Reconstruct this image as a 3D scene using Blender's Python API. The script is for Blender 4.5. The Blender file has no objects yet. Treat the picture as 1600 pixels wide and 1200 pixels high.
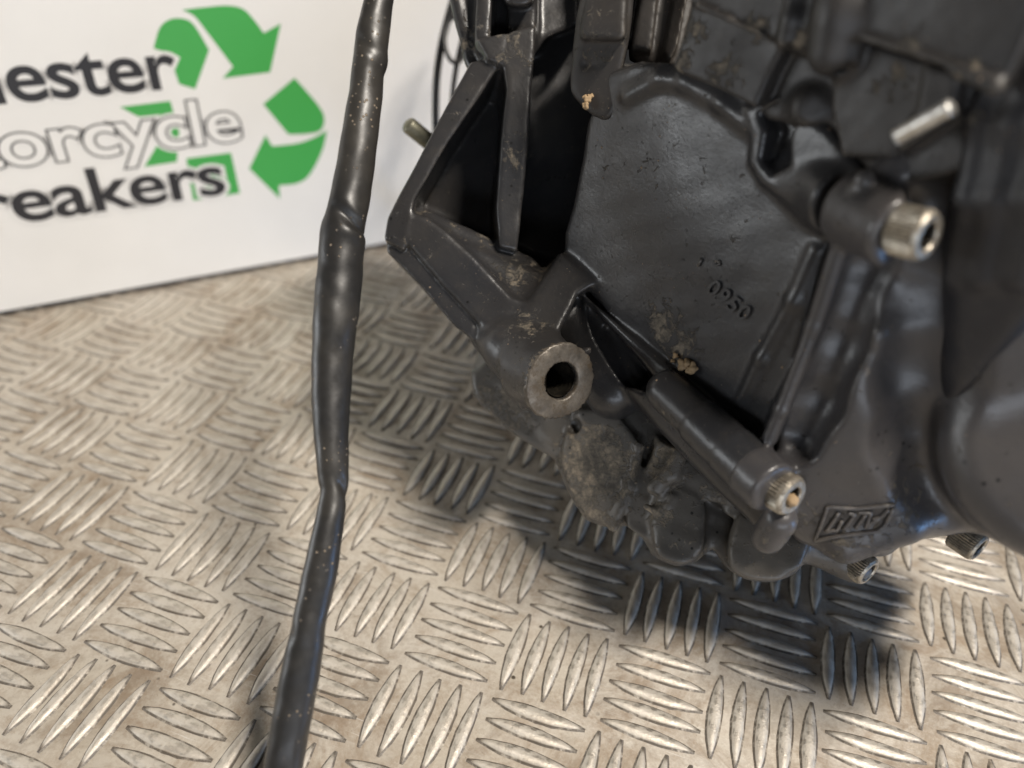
import bpy, bmesh, math, random
import numpy as np
import openvdb
from mathutils import Vector, Matrix
from mathutils.geometry import tessellate_polygon

rng = random.Random(7)
sc = bpy.context.scene
COL = sc.collection

# ------------------------------------------------------------------ camera
R = np.array([[0.9428043204228135, 0.33143247560828254, 0.03567250347595898],
              [-0.2255223528684397, 0.5553768606834268, 0.800435013585803],
              [0.2454784751230952, -0.7626985359429943, 0.5983571354313852]])   # world -> camera axes
C = np.array([145.055, -102.665, 203.005])                                    # camera place, mm
F = 1200.0

cam_data = bpy.data.cameras.new("camera")
cam = bpy.data.objects.new("camera", cam_data)
COL.objects.link(cam)
M4 = Matrix.Identity(4)
for i in range(3):
    for j in range(3):
        M4[i][j] = R[j][i]
    M4[i][3] = C[i] * 1e-3
cam.matrix_world = M4
cam_data.sensor_width = 36.0
cam_data.lens = 27.0
cam_data.clip_start = 0.005
cam_data.clip_end = 20.0
cam_data.dof.use_dof = True
cam_data.dof.focus_distance = 0.212
cam_data.dof.aperture_fstop = 6.6
sc.camera = cam

# ------------------------------------------------------------------ world and lamps
world = bpy.data.worlds.new("World")
sc.world = world
world.use_nodes = True
bg = world.node_tree.nodes["Background"]
bg.inputs[0].default_value = (1.0, 0.98, 0.96, 1)
bg.inputs[1].default_value = 0.028

def lamp(name, loc, target, size, power, color, size_y=None):
    d = bpy.data.lights.new(name, 'AREA')
    d.energy = power
    d.color = color
    d.shape = 'RECTANGLE' if size_y else 'DISK'
    d.size = size
    if size_y:
        d.size_y = size_y
    o = bpy.data.objects.new(name, d)
    COL.objects.link(o)
    o.location = loc
    v = Vector(target) - Vector(loc)
    o.rotation_euler = v.to_track_quat('-Z', 'Y').to_euler()
    return o

lamp("workshop_key_strip", (0.66, -0.08, 1.20), (0.18, 0.06, 0.0), 0.34, 25.5, (1.0, 0.925, 0.83), 0.07)
lamp("added_low_front_fill", (0.74, -1.18, 0.11), (0.18, 0.1, 0.06), 1.6, 8.5, (0.82, 0.89, 1.0), 0.17)  # added fill for the box and engine faces, stands for no workshop lamp
lamp("added_low_left_fill", (-1.05, -0.20, 0.15), (0.10, 0.1, 0.08), 0.9, 7.0, (0.95, 0.98, 1.0), 0.24)  # added low fill that lays a sheen on the crankcase wall
lamp("workshop_blue_lamp", (0.52, 0.02, 0.05), (0.27, 0.04, 0.0), 0.10, 0.40, (0.26, 0.52, 1.0), 0.08)

sc.view_settings.view_transform = 'Standard'
sc.view_settings.look = 'None'
sc.view_settings.gamma = 1.0
sc.view_settings.exposure = 0.0
try:
    sc.cycles.max_bounces = 8
    sc.cycles.use_denoising = True
except Exception:
    pass

# ------------------------------------------------------------------ helpers
def P(px, py, d):
    """point seen at photo pixel px, py at d mm in front of the camera, camera axes"""
    return np.array([(px - 800) / F * d, (600 - py) / F * d, -d])

def W(p):
    """camera axes mm -> world metres"""
    return (np.asarray(p) @ R + C) * 1e-3      # rows: p @ R == R^T p

def norm(v):
    v = np.asarray(v, float)
    return v / np.linalg.norm(v)

A = norm((0.62, -0.42, 0.66))        # lateral axis of the engine (bolt direction), camera axes
UPC = norm((0.0357, 0.8004, 0.5984))  # world up in camera axes
NF = norm((-0.781, -0.242, 0.58))    # normal of the big crankcase wall

def tag(o, label=None, cat=None, group=None, kind=None):
    if label: o['label'] = label
    if cat: o['category'] = cat
    if group: o['group'] = group
    if kind: o['kind'] = kind
    return o

def mesh_obj(name, verts, faces, mat, parent=None, smooth=True):
    """verts are world metres"""
    me = bpy.data.meshes.new(name)
    origin = np.array(parent.location) if parent is not None else np.zeros(3)
    v = np.asarray(verts, float)
    pp = parent
    origin = np.zeros(3)
    while pp is not None:
        origin = origin + np.array(pp.location)
        pp = pp.parent
    me.from_pydata((v - origin).tolist(), [], faces)
    me.validate()
    if smooth:
        me.polygons.foreach_set('use_smooth', [True] * len(me.polygons))
    if mat: me.materials.append(mat)
    me.update()
    o = bpy.data.objects.new(name, me)
    COL.objects.link(o)
    if parent is not None:
        o.parent = parent
    return o

def empty(name, loc):
    o = bpy.data.objects.new(name, None)
    o.empty_display_size = 0.02
    COL.objects.link(o)
    o.location = loc
    return o

# ------------------------------------------------------------------ materials
class NT:
    def __init__(s, name):
        s.m = bpy.data.materials.new(name)
        s.m.use_nodes = True
        s.n = s.m.node_tree.nodes
        s.l = s.m.node_tree.links
        s.b = s.n['Principled BSDF']
        s.tc = s.n.new('ShaderNodeTexCoord')
    def link(s, a, b): s.l.new(a, b)
    def noise(s, scale, detail=4, rough=0.6, coord='Object', dist=0.0, vec=None):
        x = s.n.new('ShaderNodeTexNoise')
        x.inputs['Scale'].default_value = scale
        x.inputs['Detail'].default_value = detail
        x.inputs['Roughness'].default_value = rough
        x.inputs['Distortion'].default_value = dist
        s.link(vec if vec is not None else s.tc.outputs[coord], x.inputs['Vector'])
        return x.outputs['Fac']
    def vor(s, scale, rand=1.0, vec=None, out='Distance'):
        x = s.n.new('ShaderNodeTexVoronoi')
        x.inputs['Scale'].default_value = scale
        x.inputs['Randomness'].default_value = rand
        s.link(vec if vec is not None else s.tc.outputs['Object'], x.inputs['Vector'])
        return x.outputs[out]
    def ramp(s, fac, stops):
        x = s.n.new('ShaderNodeValToRGB')
        e = x.color_ramp.elements
        e[0].position, e[0].color = stops[0][0], stops[0][1]
        e[1].position, e[1].color = stops[-1][0], stops[-1][1]
        for p, c in stops[1:-1]:
            k = e.new(p); k.color = c
        s.link(fac, x.inputs[0])
        return x.outputs[0]
    def mr(s, v, a, b, c=0.0, d=1.0):
        x = s.n.new('ShaderNodeMapRange')
        x.inputs[1].default_value = a; x.inputs[2].default_value = b
        x.inputs[3].default_value = c; x.inputs[4].default_value = d
        s.link(v, x.inputs[0])
        return x.outputs[0]
    def math(s, op, a, b=None):
        x = s.n.new('ShaderNodeMath'); x.operation = op
        for i, v in enumerate((a, b)):
            if v is None: continue
            if isinstance(v, (int, float)): x.inputs[i].default_value = v
            else: s.link(v, x.inputs[i])
        return x.outputs[0]
    def mix(s, fac, a, b):
        x = s.n.new('ShaderNodeMix'); x.data_type = 'RGBA'
        if isinstance(fac, (int, float)): x.inputs[0].default_value = fac
        else: s.link(fac, x.inputs[0])
        for i, v in ((6, a), (7, b)):
            if isinstance(v, tuple): x.inputs[i].default_value = v
            else: s.link(v, x.inputs[i])
        return x.outputs[2]
    def bump(s, h, strength, dist, prev=None):
        x = s.n.new('ShaderNodeBump')
        x.inputs['Strength'].default_value = strength
        x.inputs['Distance'].default_value = dist
        s.link(h, x.inputs['Height'])
        if prev is not None: s.link(prev, x.inputs['Normal'])
        return x.outputs[0]
    def attr(s, name):
        x = s.n.new('ShaderNodeAttribute'); x.attribute_name = name
        return x.outputs['Fac']
    def set(s, k, v):
        if isinstance(v, (int, float, tuple)): s.b.inputs[k].default_value = v
        else: s.link(v, s.b.inputs[k])

def g(v, w=None):
    return (v, v, v, 1) if w is None else (v * w[0], v * w[1], v * w[2], 1)

TAN = (0.36, 0.26, 0.17, 1)

def paint_material(name, base, base2, rough=(0.34, 0.55), specks=1.0, grain=0.00020, coat=0.0):
    t = NT(name)
    n1 = t.noise(28, 5, 0.55)
    n2 = t.noise(170, 5, 0.7)
    n3 = t.noise(900, 3, 0.7)
    c = t.mix(t.mr(n1, 0.35, 0.65), base, base2)
    c = t.mix(t.math('MULTIPLY', t.mr(n2, 0.5, 0.75), 0.14), c, (0.10, 0.085, 0.065, 1))
    # small grit specks stuck to the paint
    v = t.vor(620)
    vmask = t.mr(v, 0.10, 0.06)
    gate = t.mr(t.noise(75, 4, 0.7), 0.52, 0.58)
    sp = t.math('MULTIPLY', t.math('MULTIPLY', vmask, gate), specks)
    v2 = t.mr(t.vor(190), 0.065, 0.045)
    gate2 = t.mr(t.noise(40, 3, 0.6), 0.52, 0.56)
    sp2 = t.math('MULTIPLY', t.math('MULTIPLY', v2, gate2), specks)
    # dirt patches where the part carries dirt
    d = t.attr('dirt')
    dn = t.noise(330, 6, 0.72, dist=0.6)
    dm = t.mr(t.math('ADD', t.math('MULTIPLY', d, 0.55), t.math('MULTIPLY', t.math('SUBTRACT', dn, 0.5), 1.9)), 0.26, 0.42)
    speckall = t.math('MAXIMUM', sp, sp2)
    c = t.mix(speckall, c, TAN)
    # dark chips
    chip = t.math('MULTIPLY', t.mr(t.vor(300), 0.15, 0.10), t.mr(t.noise(48, 4), 0.50, 0.44))
    c = t.mix(chip, c, g(0.008))
    dirtcol = t.ramp(t.math('ADD', t.math('MULTIPLY', t.noise(500, 4, 0.75), 0.5), t.math('MULTIPLY', t.noise(70, 6, 0.75, dist=1.0), 0.5)), [(0.38, (0.05, 0.044, 0.037, 1)), (0.50, (0.12, 0.103, 0.080, 1)), (0.64, (0.28, 0.225, 0.160, 1))])
    c = t.mix(dm, c, dirtcol)
    geo = t.n.new('ShaderNodeNewGeometry')
    wear = t.math('MULTIPLY', t.mr(geo.outputs['Pointiness'], 0.525, 0.585), t.mr(t.noise(210, 5, 0.75), 0.42, 0.58))
    c = t.mix(t.math('MULTIPLY', wear, 0.55), c, (0.20, 0.175, 0.145, 1))
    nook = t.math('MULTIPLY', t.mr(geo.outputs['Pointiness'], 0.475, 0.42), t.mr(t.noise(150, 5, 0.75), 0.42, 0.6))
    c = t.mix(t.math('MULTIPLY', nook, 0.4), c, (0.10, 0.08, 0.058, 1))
    dust = t.math('MULTIPLY', t.mr(t.noise(1100, 3, 0.8), 0.62, 0.70), t.mr(t.noise(24, 5, 0.7), 0.42, 0.62))
    c = t.mix(t.math('MULTIPLY', dust, 0.35), c, (0.16, 0.13, 0.10, 1))
    t.set('Base Color', c)
    r = t.mr(t.noise(60, 5, 0.65), 0.3, 0.7, rough[0], rough[1])
    r = t.mix(t.math('MAXIMUM', dm, speckall), r, g(0.85))
    t.set('Roughness', r)
    t.set('Coat Weight', coat)
    h = t.math('ADD', t.math('MULTIPLY', n3, 0.5), t.math('MULTIPLY', n2, 1.0))
    b = t.bump(h, 0.55, grain)
    b = t.bump(t.math('ADD', t.math('MULTIPLY', dm, dn), speckall), 0.9, 0.0004, b)
    t.set('Normal', b)
    return t.m

MAT = {}
MAT['case'] = paint_material('black_case_paint', (0.022, 0.0225, 0.025, 1), (0.032, 0.030, 0.029, 1), (0.24, 0.42))
MAT['cover'] = paint_material('satin_cover_paint', (0.044, 0.042, 0.044, 1), (0.062, 0.057, 0.055, 1), (0.27, 0.42), 0.8)
MAT['dark'] = paint_material('shaded_cover_paint', (0.012, 0.012, 0.015, 1), (0.018, 0.017, 0.018, 1), (0.42, 0.56), 0.8)  # shaded copy of the cover paint, where the cover turns away from light
MAT['pan'] = paint_material('dirty_pan_metal', (0.068, 0.064, 0.059, 1), (0.105, 0.094, 0.080, 1), (0.32, 0.58), 1.0, 0.00028)

def metal_material(name, ca, cb, rough, metallic=1.0, dirt=0.5, ns=350, ds=600):
    t = NT(name)
    n = t.noise(ns, 5, 0.7)
    n2 = t.noise(1500, 4, 0.7)
    c = t.mix(t.mr(n, 0.35, 0.65), ca, cb)
    dm = t.math('MULTIPLY', t.mr(t.noise(ds, 6, 0.78), 0.50, 0.60), dirt)
    c = t.mix(dm, c, (0.06, 0.045, 0.03, 1))
    t.set('Base Color', c)
    t.set('Metallic', t.math('MULTIPLY', t.math('SUBTRACT', 1.0, dm), metallic))
    t.set('Roughness', t.mr(n2, 0.3, 0.7, rough - 0.1, rough + 0.15))
    t.set('Normal', t.bump(t.math('ADD', n, n2), 0.5, 0.00015))
    return t.m

MAT['bolt'] = metal_material('worn_bolt_steel', (0.50, 0.45, 0.37, 1), (0.30, 0.27, 0.22, 1), 0.42, 0.9, 0.8)
MAT['lug'] = metal_material('machined_lug_face', (0.20, 0.175, 0.145, 1), (0.075, 0.066, 0.056, 1), 0.40, 0.5, 0.9, 140, 230)
MAT['hole'] = metal_material('oily_bore', (0.05, 0.045, 0.035, 1), (0.02, 0.018, 0.015, 1), 0.35, 0.6, 0.5)

# ------------------------------------------------------------------ solid modelling by distance field
class Solid:
    """a casting: primitives blended in a distance field (mm, camera axes) and turned into one mesh"""
    def __init__(s, lo, hi, h):
        s.h = h
        s.lo = np.array(lo, float)
        s.n = np.ceil((np.array(hi) - s.lo) / h).astype(int) + 1
        s.F = np.full(s.n, 30.0, np.float32)
        s.ax = [s.lo[i] + h * np.arange(s.n[i], dtype=np.float32) for i in range(3)]
    def box(s, lo, hi, m):
        a = np.clip(np.floor((np.array(lo) - m - s.lo) / s.h).astype(int), 0, s.n)
        b = np.clip(np.ceil((np.array(hi) + m - s.lo) / s.h).astype(int) + 1, 0, s.n)
        sl = tuple(slice(a[i], b[i]) for i in range(3))
        X = s.ax[0][sl[0]][:, None, None]; Y = s.ax[1][sl[1]][None, :, None]; Z = s.ax[2][sl[2]][None, None, :]
        return sl, X, Y, Z, bool(np.all(b > a))
    def put(s, sl, d, k, op):
        f = s.F[sl]
        if op == 'add':
            if k > 0:
                hh = np.clip(0.5 + 0.5 * (f - d) / k, 0, 1)
                r = f * (1 - hh) + d * hh - k * hh * (1 - hh)
            else: r = np.minimum(f, d)
        else:
            d = -d
            if k > 0:
                hh = np.clip(0.5 - 0.5 * (f - d) / k, 0, 1)
                r = f * (1 - hh) + d * hh + k * hh * (1 - hh)
            else: r = np.maximum(f, d)
        s.F[sl] = r
    def hull(s, pts, r=1.5, k=2.0, op='add'):
        pts = np.array(pts, float)
        bm = bmesh.new()
        vs = [bm.verts.new(p) for p in pts]
        bmesh.ops.convex_hull(bm, input=vs)
        bm.normal_update()
        ctr = pts.mean(0)
        planes = []
        for f in bm.faces:
            n = np.array(f.normal); 
            if np.linalg.norm(n) < .5: continue
            c = float(n @ np.array(f.verts[0].co))
            if n @ ctr > c: n, c = -n, -c
            if any(abs(n @ q[0]) > .9995 and abs(q[1] - c) < .3 and n @ q[0] > 0 for q in planes): continue
            planes.append((n, c))
        bm.free()
        sl, X, Y, Z, ok = s.box(pts.min(0), pts.max(0), 6)
        if not ok: return
        D = None
        kk = r * 1.2
        for n, c in planes:
            q = (n[0] * X + n[1] * Y + n[2] * Z - c).astype(np.float32)
            if D is None: D = q
            elif kk > 0:
                hh = np.clip(0.5 - 0.5 * (D - q) / kk, 0, 1)
                D = D * (1 - hh) + q * hh + kk * hh * (1 - hh)
            else: D = np.maximum(D, q)
        s.put(sl, D, k, op)
    def prism(s, front, direction, depth, r=1.5, k=2.0, op='add', up=0.0):
        """front: closed outline (may be non-convex); extruded by depth mm along direction"""
        p = np.array(front, float)
        c = p.mean(0)
        u_, s_, vt = np.linalg.svd(p - c)
        n = vt[2]
        dr = norm(direction)
        if n @ dr > 0: n = -n                   # n points out of the front
        ex = vt[0]; ey = np.cross(n, ex)
        p2 = np.c_[(p - c) @ ex, (p - c) @ ey]
        allp = np.vstack([p, p + dr * depth])
        sl, X, Y, Z, ok = s.box(allp.min(0), allp.max(0), 5)
        if not ok: return
        X = X - c[0]; Y = Y - c[1]; Z = Z - c[2]
        w = n[0] * X + n[1] * Y + n[2] * Z
        sc_ = w / float(n @ dr)
        x = X * ex[0] + Y * ex[1] + Z * ex[2] - sc_ * float(dr @ ex)
        y = X * ey[0] + Y * ey[1] + Z * ey[2] - sc_ * float(dr @ ey)
        d2 = np.full(x.shape, 1e9, np.float32); inside = np.zeros(x.shape, bool)
        m = len(p2)
        for i in range(m):
            a = p2[i]; b = p2[(i + 1) % m]; e = b - a
            wx = x - a[0]; wy = y - a[1]
            t = np.clip((wx * e[0] + wy * e[1]) / float(e @ e), 0, 1)
            dx = wx - e[0] * t; dy = wy - e[1] * t
            d2 = np.minimum(d2, dx * dx + dy * dy)
            cnd = (a[1] > y) != (b[1] > y)
            xi = (b[0] - a[0]) * (y - a[1]) / (b[1] - a[1] + 1e-9) + a[0]
            inside ^= cnd & (x < xi)
        d2 = np.sqrt(d2); d2[inside] *= -1
        dn = depth * abs(float(n @ dr))
        dz = np.maximum(w - up, -(w + dn))
        q1 = d2 + r; q2 = dz + r
        D = np.minimum(np.maximum(q1, q2), 0) + np.sqrt(np.maximum(q1, 0) ** 2 + np.maximum(q2, 0) ** 2) - r
        s.put(sl, D.astype(np.float32), k, op)
    def cone(s, a, b, ra, rb, k=2.0, op='add', flat=None):
        """round-ended (flat=None) or flat-ended (flat = edge rounding) tapered rod"""
        a = np.array(a, float); b = np.array(b, float); R_ = max(ra, rb)
        sl, X, Y, Z, ok = s.box(np.minimum(a, b) - R_, np.maximum(a, b) + R_, 5)
        if not ok: return
        ab = b - a; L = np.linalg.norm(ab); u = ab / L
        dx, dy, dz = X - a[0], Y - a[1], Z - a[2]
        t = dx * u[0] + dy * u[1] + dz * u[2]
        tc = np.clip(t, 0, L)
        r = ra + (rb - ra) * tc / L
        if flat is None:
            D = np.sqrt((dx - u[0] * tc) ** 2 + (dy - u[1] * tc) ** 2 + (dz - u[2] * tc) ** 2) - r
        else:
            rad = np.sqrt(np.maximum(dx * dx + dy * dy + dz * dz - t * t, 0)) - r + flat
            axl = np.abs(t - L / 2) - L / 2 + flat
            D = np.minimum(np.maximum(rad, axl), 0) + np.sqrt(np.maximum(rad, 0) ** 2 + np.maximum(axl, 0) ** 2) - flat
        s.put(sl, D.astype(np.float32), k, op)
    def path(s, pts, r, k=1.0, op='add'):
        for i in range(len(pts) - 1):
            s.cone(pts[i], pts[i + 1], r, r, k, op)
    def hit(s, px, py, lift=0.0):
        r = np.array([(px - 800) / F, (600 - py) / F, -1.0])
        d = np.arange(100, 290, s.h * .5)
        q = np.round((r[None, :] * d[:, None] - s.lo) / s.h).astype(int)
        ok = np.all((q >= 1) & (q < s.n - 1), axis=1)
        v = np.full(len(d), 9.0); v[ok] = s.F[tuple(q[ok].T)]
        k = np.argmax(v < 0)
        if v[k] >= 0: return None
        return r * (d[k] - lift)
    def on(s, pts, lift=0.0):
        out = [s.hit(x, y, lift) for x, y in pts]
        return [o_ for o_ in out if o_ is not None]
    def wobble(s, amp, wl, seed=0):
        rr = np.random.RandomState(seed)
        X = s.ax[0][:, None, None]; Y = s.ax[1][None, :, None]; Z = s.ax[2][None, None, :]
        f = np.zeros_like(s.F)
        for i in range(5):
            v = rr.normal(size=3); v = v / np.linalg.norm(v) * 2 * math.pi / (wl * rr.uniform(.7, 1.5))
            f += np.sin(v[0] * X + v[1] * Y + v[2] * Z + rr.uniform(0, 6)).astype(np.float32) * (amp / 2.2)
        s.F += f
    def build(s, name, mat, parent, dirt=(), label=None, iters=2):
        f = np.clip(s.F, -2 * s.h, 2 * s.h)
        for ax in range(3):                       # close the solid at the edge of the field
            sl = [slice(None)] * 3
            for e in (0, 1, -1, -2):
                sl[ax] = e; f[tuple(sl)] = 2 * s.h
        gr = openvdb.FloatGrid(2 * s.h)
        gr.copyFromArray(f)
        pts, quads = gr.convertToQuads(0.0)
        pts = np.array(pts, float) * s.h + s.lo
        quads = np.array(quads, int)[:, ::-1]
        me = bpy.data.meshes.new(name)
        nv, nf = len(pts), len(quads)
        # light relaxation against stair-steps
        e = np.vstack([quads[:, [0, 1]], quads[:, [1, 2]], quads[:, [2, 3]], quads[:, [3, 0]]])
        cnt = np.bincount(e.ravel(), minlength=nv)[:, None].astype(float)
        for it in range(iters):
            acc = np.zeros_like(pts)
            for c_ in range(3):
                acc[:, c_] = np.bincount(e[:, 0], weights=pts[e[:, 1], c_], minlength=nv) + np.bincount(e[:, 1], weights=pts[e[:, 0], c_], minlength=nv)
            pts = pts * .5 + .5 * acc / np.maximum(cnt, 1)
        wv = W(pts) - np.array(parent.location)
        me.vertices.add(nv); me.vertices.foreach_set('co', wv.ravel())
        me.loops.add(nf * 4); me.loops.foreach_set('vertex_index', quads.ravel())
        me.polygons.add(nf); me.polygons.foreach_set('loop_start', np.arange(nf) * 4)
        me.polygons.foreach_set('loop_total', np.full(nf, 4))
        me.update(calc_edges=True)
        me.polygons.foreach_set('use_smooth', np.ones(nf, bool))
        # outward check
        a0 = pts[quads[:, 0]]; n_ = np.cross(pts[quads[:, 1]] - a0, pts[quads[:, 2]] - a0)
        vol = np.einsum('ij,ij->i', a0 - pts.mean(0), n_).sum()
        if vol < 0: me.flip_normals()
        at = me.attributes.new('dirt', 'FLOAT', 'POINT')
        dv = np.zeros(nv)
        for (c_, rad, amt) in dirt:
            q = np.linalg.norm(pts - np.array(c_), axis=1) / rad
            dv = np.maximum(dv, amt * np.clip(1.25 * (1 - q), 0, 1))
        at.data.foreach_set('value', dv)
        me.materials.append(mat)
        o = bpy.data.objects.new(name, me)
        COL.objects.link(o); o.parent = parent
        if label: o['label'] = label
        print(name, nv)
        return o

# ------------------------------------------------------------------ the setting: tread plate
CELL = 0.03

def plate_material(name, bars):
    t = NT(name)
    n1 = t.noise(14, 5, 0.6)
    n2 = t.noise(90, 6, 0.7)
    n3 = t.noise(600, 5, 0.75)
    alu = t.mix(t.mr(n1, 0.3, 0.7), (0.60, 0.56, 0.50, 1), (0.50, 0.45, 0.375, 1))
    film = t.mr(t.math('ADD', t.math('MULTIPLY', n2, 0.6), t.math('MULTIPLY', n3, 0.4)), 0.47, 0.68)
    c = t.mix(t.math('MULTIPLY', film, 0.75), alu, (0.23, 0.17, 0.115, 1))
    blot = t.mr(t.noise(38, 6, 0.75, dist=0.8), 0.50, 0.66)
    c = t.mix(t.math('MULTIPLY', blot, 0.6), c, (0.25, 0.175, 0.11, 1))
    pale = t.mr(t.noise(52, 6, 0.7), 0.56, 0.68)
    c = t.mix(t.math('MULTIPLY', pale, 0.35), c, (0.64, 0.58, 0.52, 1))
    mp = t.n.new('ShaderNodeMapping'); mp.inputs['Rotation'].default_value = (0, 0, 0.6); mp.inputs['Scale'].default_value = (0.05, 1.0, 1.0)
    t.link(t.tc.outputs['Object'], mp.inputs['Vector'])
    scr = t.math('MULTIPLY', t.mr(t.noise(1300, 2, 0.5, vec=mp.outputs[0]), 0.66, 0.72), t.mr(t.noise(45, 3), 0.48, 0.60))
    mp2 = t.n.new('ShaderNodeMapping'); mp2.inputs['Rotation'].default_value = (0, 0, -0.9); mp2.inputs['Scale'].default_value = (0.04, 1.0, 1.0)
    t.link(t.tc.outputs['Object'], mp2.inputs['Vector'])
    scr = t.math('MAXIMUM', scr, t.math('MULTIPLY', t.mr(t.noise(1000, 2, 0.5, vec=mp2.outputs[0]), 0.67, 0.73), t.mr(t.noise(33, 3), 0.50, 0.62)))
    c = t.mix(t.math('MULTIPLY', scr, 0.55), c, (0.74, 0.72, 0.68, 1))
    stain = t.mr(t.noise(24, 6, 0.74, dist=0.5), 0.50, 0.63)
    c = t.mix(t.math('MULTIPLY', stain, 0.55), c, (0.17, 0.115, 0.07, 1))
    fleck = t.mr(t.noise(1500, 3, 0.8), 0.60, 0.70)
    c = t.mix(t.math('MULTIPLY', fleck, 0.45), c, (0.16, 0.115, 0.075, 1))
    spot = t.math('MULTIPLY', t.mr(t.vor(130), 0.10, 0.06), t.mr(t.noise(30, 3), 0.52, 0.56))
    c = t.mix(spot, c, (0.07, 0.055, 0.04, 1))
    gm = t.math('MULTIPLY', t.math('SUBTRACT', 1.0, t.math('MULTIPLY', film, 0.8)), 0.30)
    if bars:
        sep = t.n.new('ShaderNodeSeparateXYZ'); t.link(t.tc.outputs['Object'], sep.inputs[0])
        foot = t.mr(sep.outputs[2], 0.00062, 0.00026)  # dark bar feet: dirt plus the shaded flank, both put into the colour
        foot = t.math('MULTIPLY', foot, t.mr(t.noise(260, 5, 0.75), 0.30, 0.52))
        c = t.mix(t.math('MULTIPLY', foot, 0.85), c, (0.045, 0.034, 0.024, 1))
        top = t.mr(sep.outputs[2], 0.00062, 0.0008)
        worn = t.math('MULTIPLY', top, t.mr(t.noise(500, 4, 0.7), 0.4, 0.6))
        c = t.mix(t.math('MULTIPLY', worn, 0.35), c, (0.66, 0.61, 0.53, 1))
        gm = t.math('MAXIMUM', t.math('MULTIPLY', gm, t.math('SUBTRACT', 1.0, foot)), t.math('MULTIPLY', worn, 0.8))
    t.set('Base Color', c)
    t.set('Metallic', gm)
    wet = t.mr(t.noise(22, 4, 0.6), 0.55, 0.62)
    r = t.mr(n2, 0.25, 0.75, 0.42, 0.64)
    if bars: r = t.math('SUBTRACT', r, 0.05)
    t.set('Roughness', r)
    h = t.math('ADD', t.math('MULTIPLY', n3, 0.5), n2)
    b = t.bump(h, 0.8, 0.00055 if bars else 0.00035)
    t.set('Normal', b)
    return t.m

MAT['plate'] = plate_material('tread_plate_sheet', False)
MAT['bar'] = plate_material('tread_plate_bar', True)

X0, X1, Y0, Y1 = -0.60, 0.66, -0.30, 0.70
nx, ny = 84, 66
vs = [((X0 + (X1 - X0) * i / nx), (Y0 + (Y1 - Y0) * j / ny), 0.0) for j in range(ny + 1) for i in range(nx + 1)]
fs = [(j * (nx + 1) + i, j * (nx + 1) + i + 1, (j + 1) * (nx + 1) + i + 1, (j + 1) * (nx + 1) + i) for j in range(ny) for i in range(nx)]
floor = mesh_obj('floor', vs, fs, MAT['plate'])
tag(floor, 'worn aluminium five-bar tread plate with brown grime under the engine and box', kind='structure')

def bar_geometry(r_):
    L, Wd, H = 0.0135 * r_.uniform(.97, 1.03), 0.00178 * r_.uniform(.90, 1.08), 0.00092
    bend = r_.uniform(-.0004, .0004)
    N = 12
    v = []
    prof = [(-1.32, 0.00002), (-1.0, 0.00022), (-0.80, 0.93), (0.0, 1.0), (0.80, 0.93), (1.0, 0.00022), (1.32, 0.00002)]
    for i in range(N + 1):
        t_ = -1 + 2 * i / N
        wv = (1 - abs(t_) ** 2.1) * Wd + 0.00006
        hv = H * (1 - abs(t_) ** 5) 
        cy = bend * (1 - t_ * t_) + r_.uniform(-.00006, .00006)
        x = t_ * L
        for (a, b) in prof:
            z = b * hv if b > 0.01 else b
            off = a * wv if abs(a) <= 1 else math.copysign(wv + 0.00045, a)
            v.append((x, cy + off * (1 + r_.uniform(-.05, .05)), z + (r_.uniform(-.08, .08) * hv if b > .5 else 0)))
    M = len(prof)
    f = []
    for i in range(N):
        for j in range(M - 1):
            a = i * M + j
            f.append((a, a + M, a + M + 1, a + 1))
    return v, f

bar_meshes = []
for k in range(8):
    v, f = bar_geometry(random.Random(100 + k))
    me = bpy.data.meshes.new('tread_bar')
    me.from_pydata(v, [], f)
    me.polygons.foreach_set('use_smooth', [True] * len(me.polygons))
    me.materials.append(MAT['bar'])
    me.update()
    bar_meshes.append((me, v, f))

def proj(w):
    p = R @ (np.array(w) * 1e3 - C)
    if p[2] > -20: return None
    return 800 + F * p[0] / -p[2], 600 - F * p[1] / -p[2], -p[2]

bars = []
for i in range(-19, 22):
    for j in range(-9, 23):
        A_type = (i + j) % 2 == 0
        for k in range(5):
            off = (k - 2) * 0.0063
            x, y = i * CELL, j * CELL
            if A_type: y += off; rz = 0
            else: x += off; rz = math.pi / 2
            jx = rng.uniform(-.0002, .0002); jy = rng.uniform(-.0002, .0002)
            q = proj((x, y, 0))
            score = 1e9
            if q is not None and -40 < q[0] < 1640 and 380 < q[1] < 1260:
                score = q[2]
                # hidden behind the engine
                if q[0] > 790 and q[1] < 820 and q[1] < 600 + (q[0] - 740) * .5: score += 500
                if q[1] < 560 and q[0] > 640: score += 400
            bars.append((score, x + jx, y + jy, rz + rng.uniform(-.012, .012), rng.randrange(8)))
bars.sort()
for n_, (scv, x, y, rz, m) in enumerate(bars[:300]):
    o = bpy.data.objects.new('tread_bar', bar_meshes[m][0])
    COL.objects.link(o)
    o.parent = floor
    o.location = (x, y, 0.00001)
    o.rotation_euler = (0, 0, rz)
V, Fc = [], []
for (scv, x, y, rz, m) in bars[300:]:
    me, v, f = bar_meshes[m]
    c_, s_ = math.cos(rz), math.sin(rz)
    b0 = len(V)
    V += [(x + c_ * p[0] - s_ * p[1], y + s_ * p[0] + c_ * p[1], p[2] + 0.00001) for p in v]
    Fc += [tuple(b0 + q for q in ff) for ff in f]
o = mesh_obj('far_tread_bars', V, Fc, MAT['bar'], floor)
o['kind'] = 'stuff'

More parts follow.
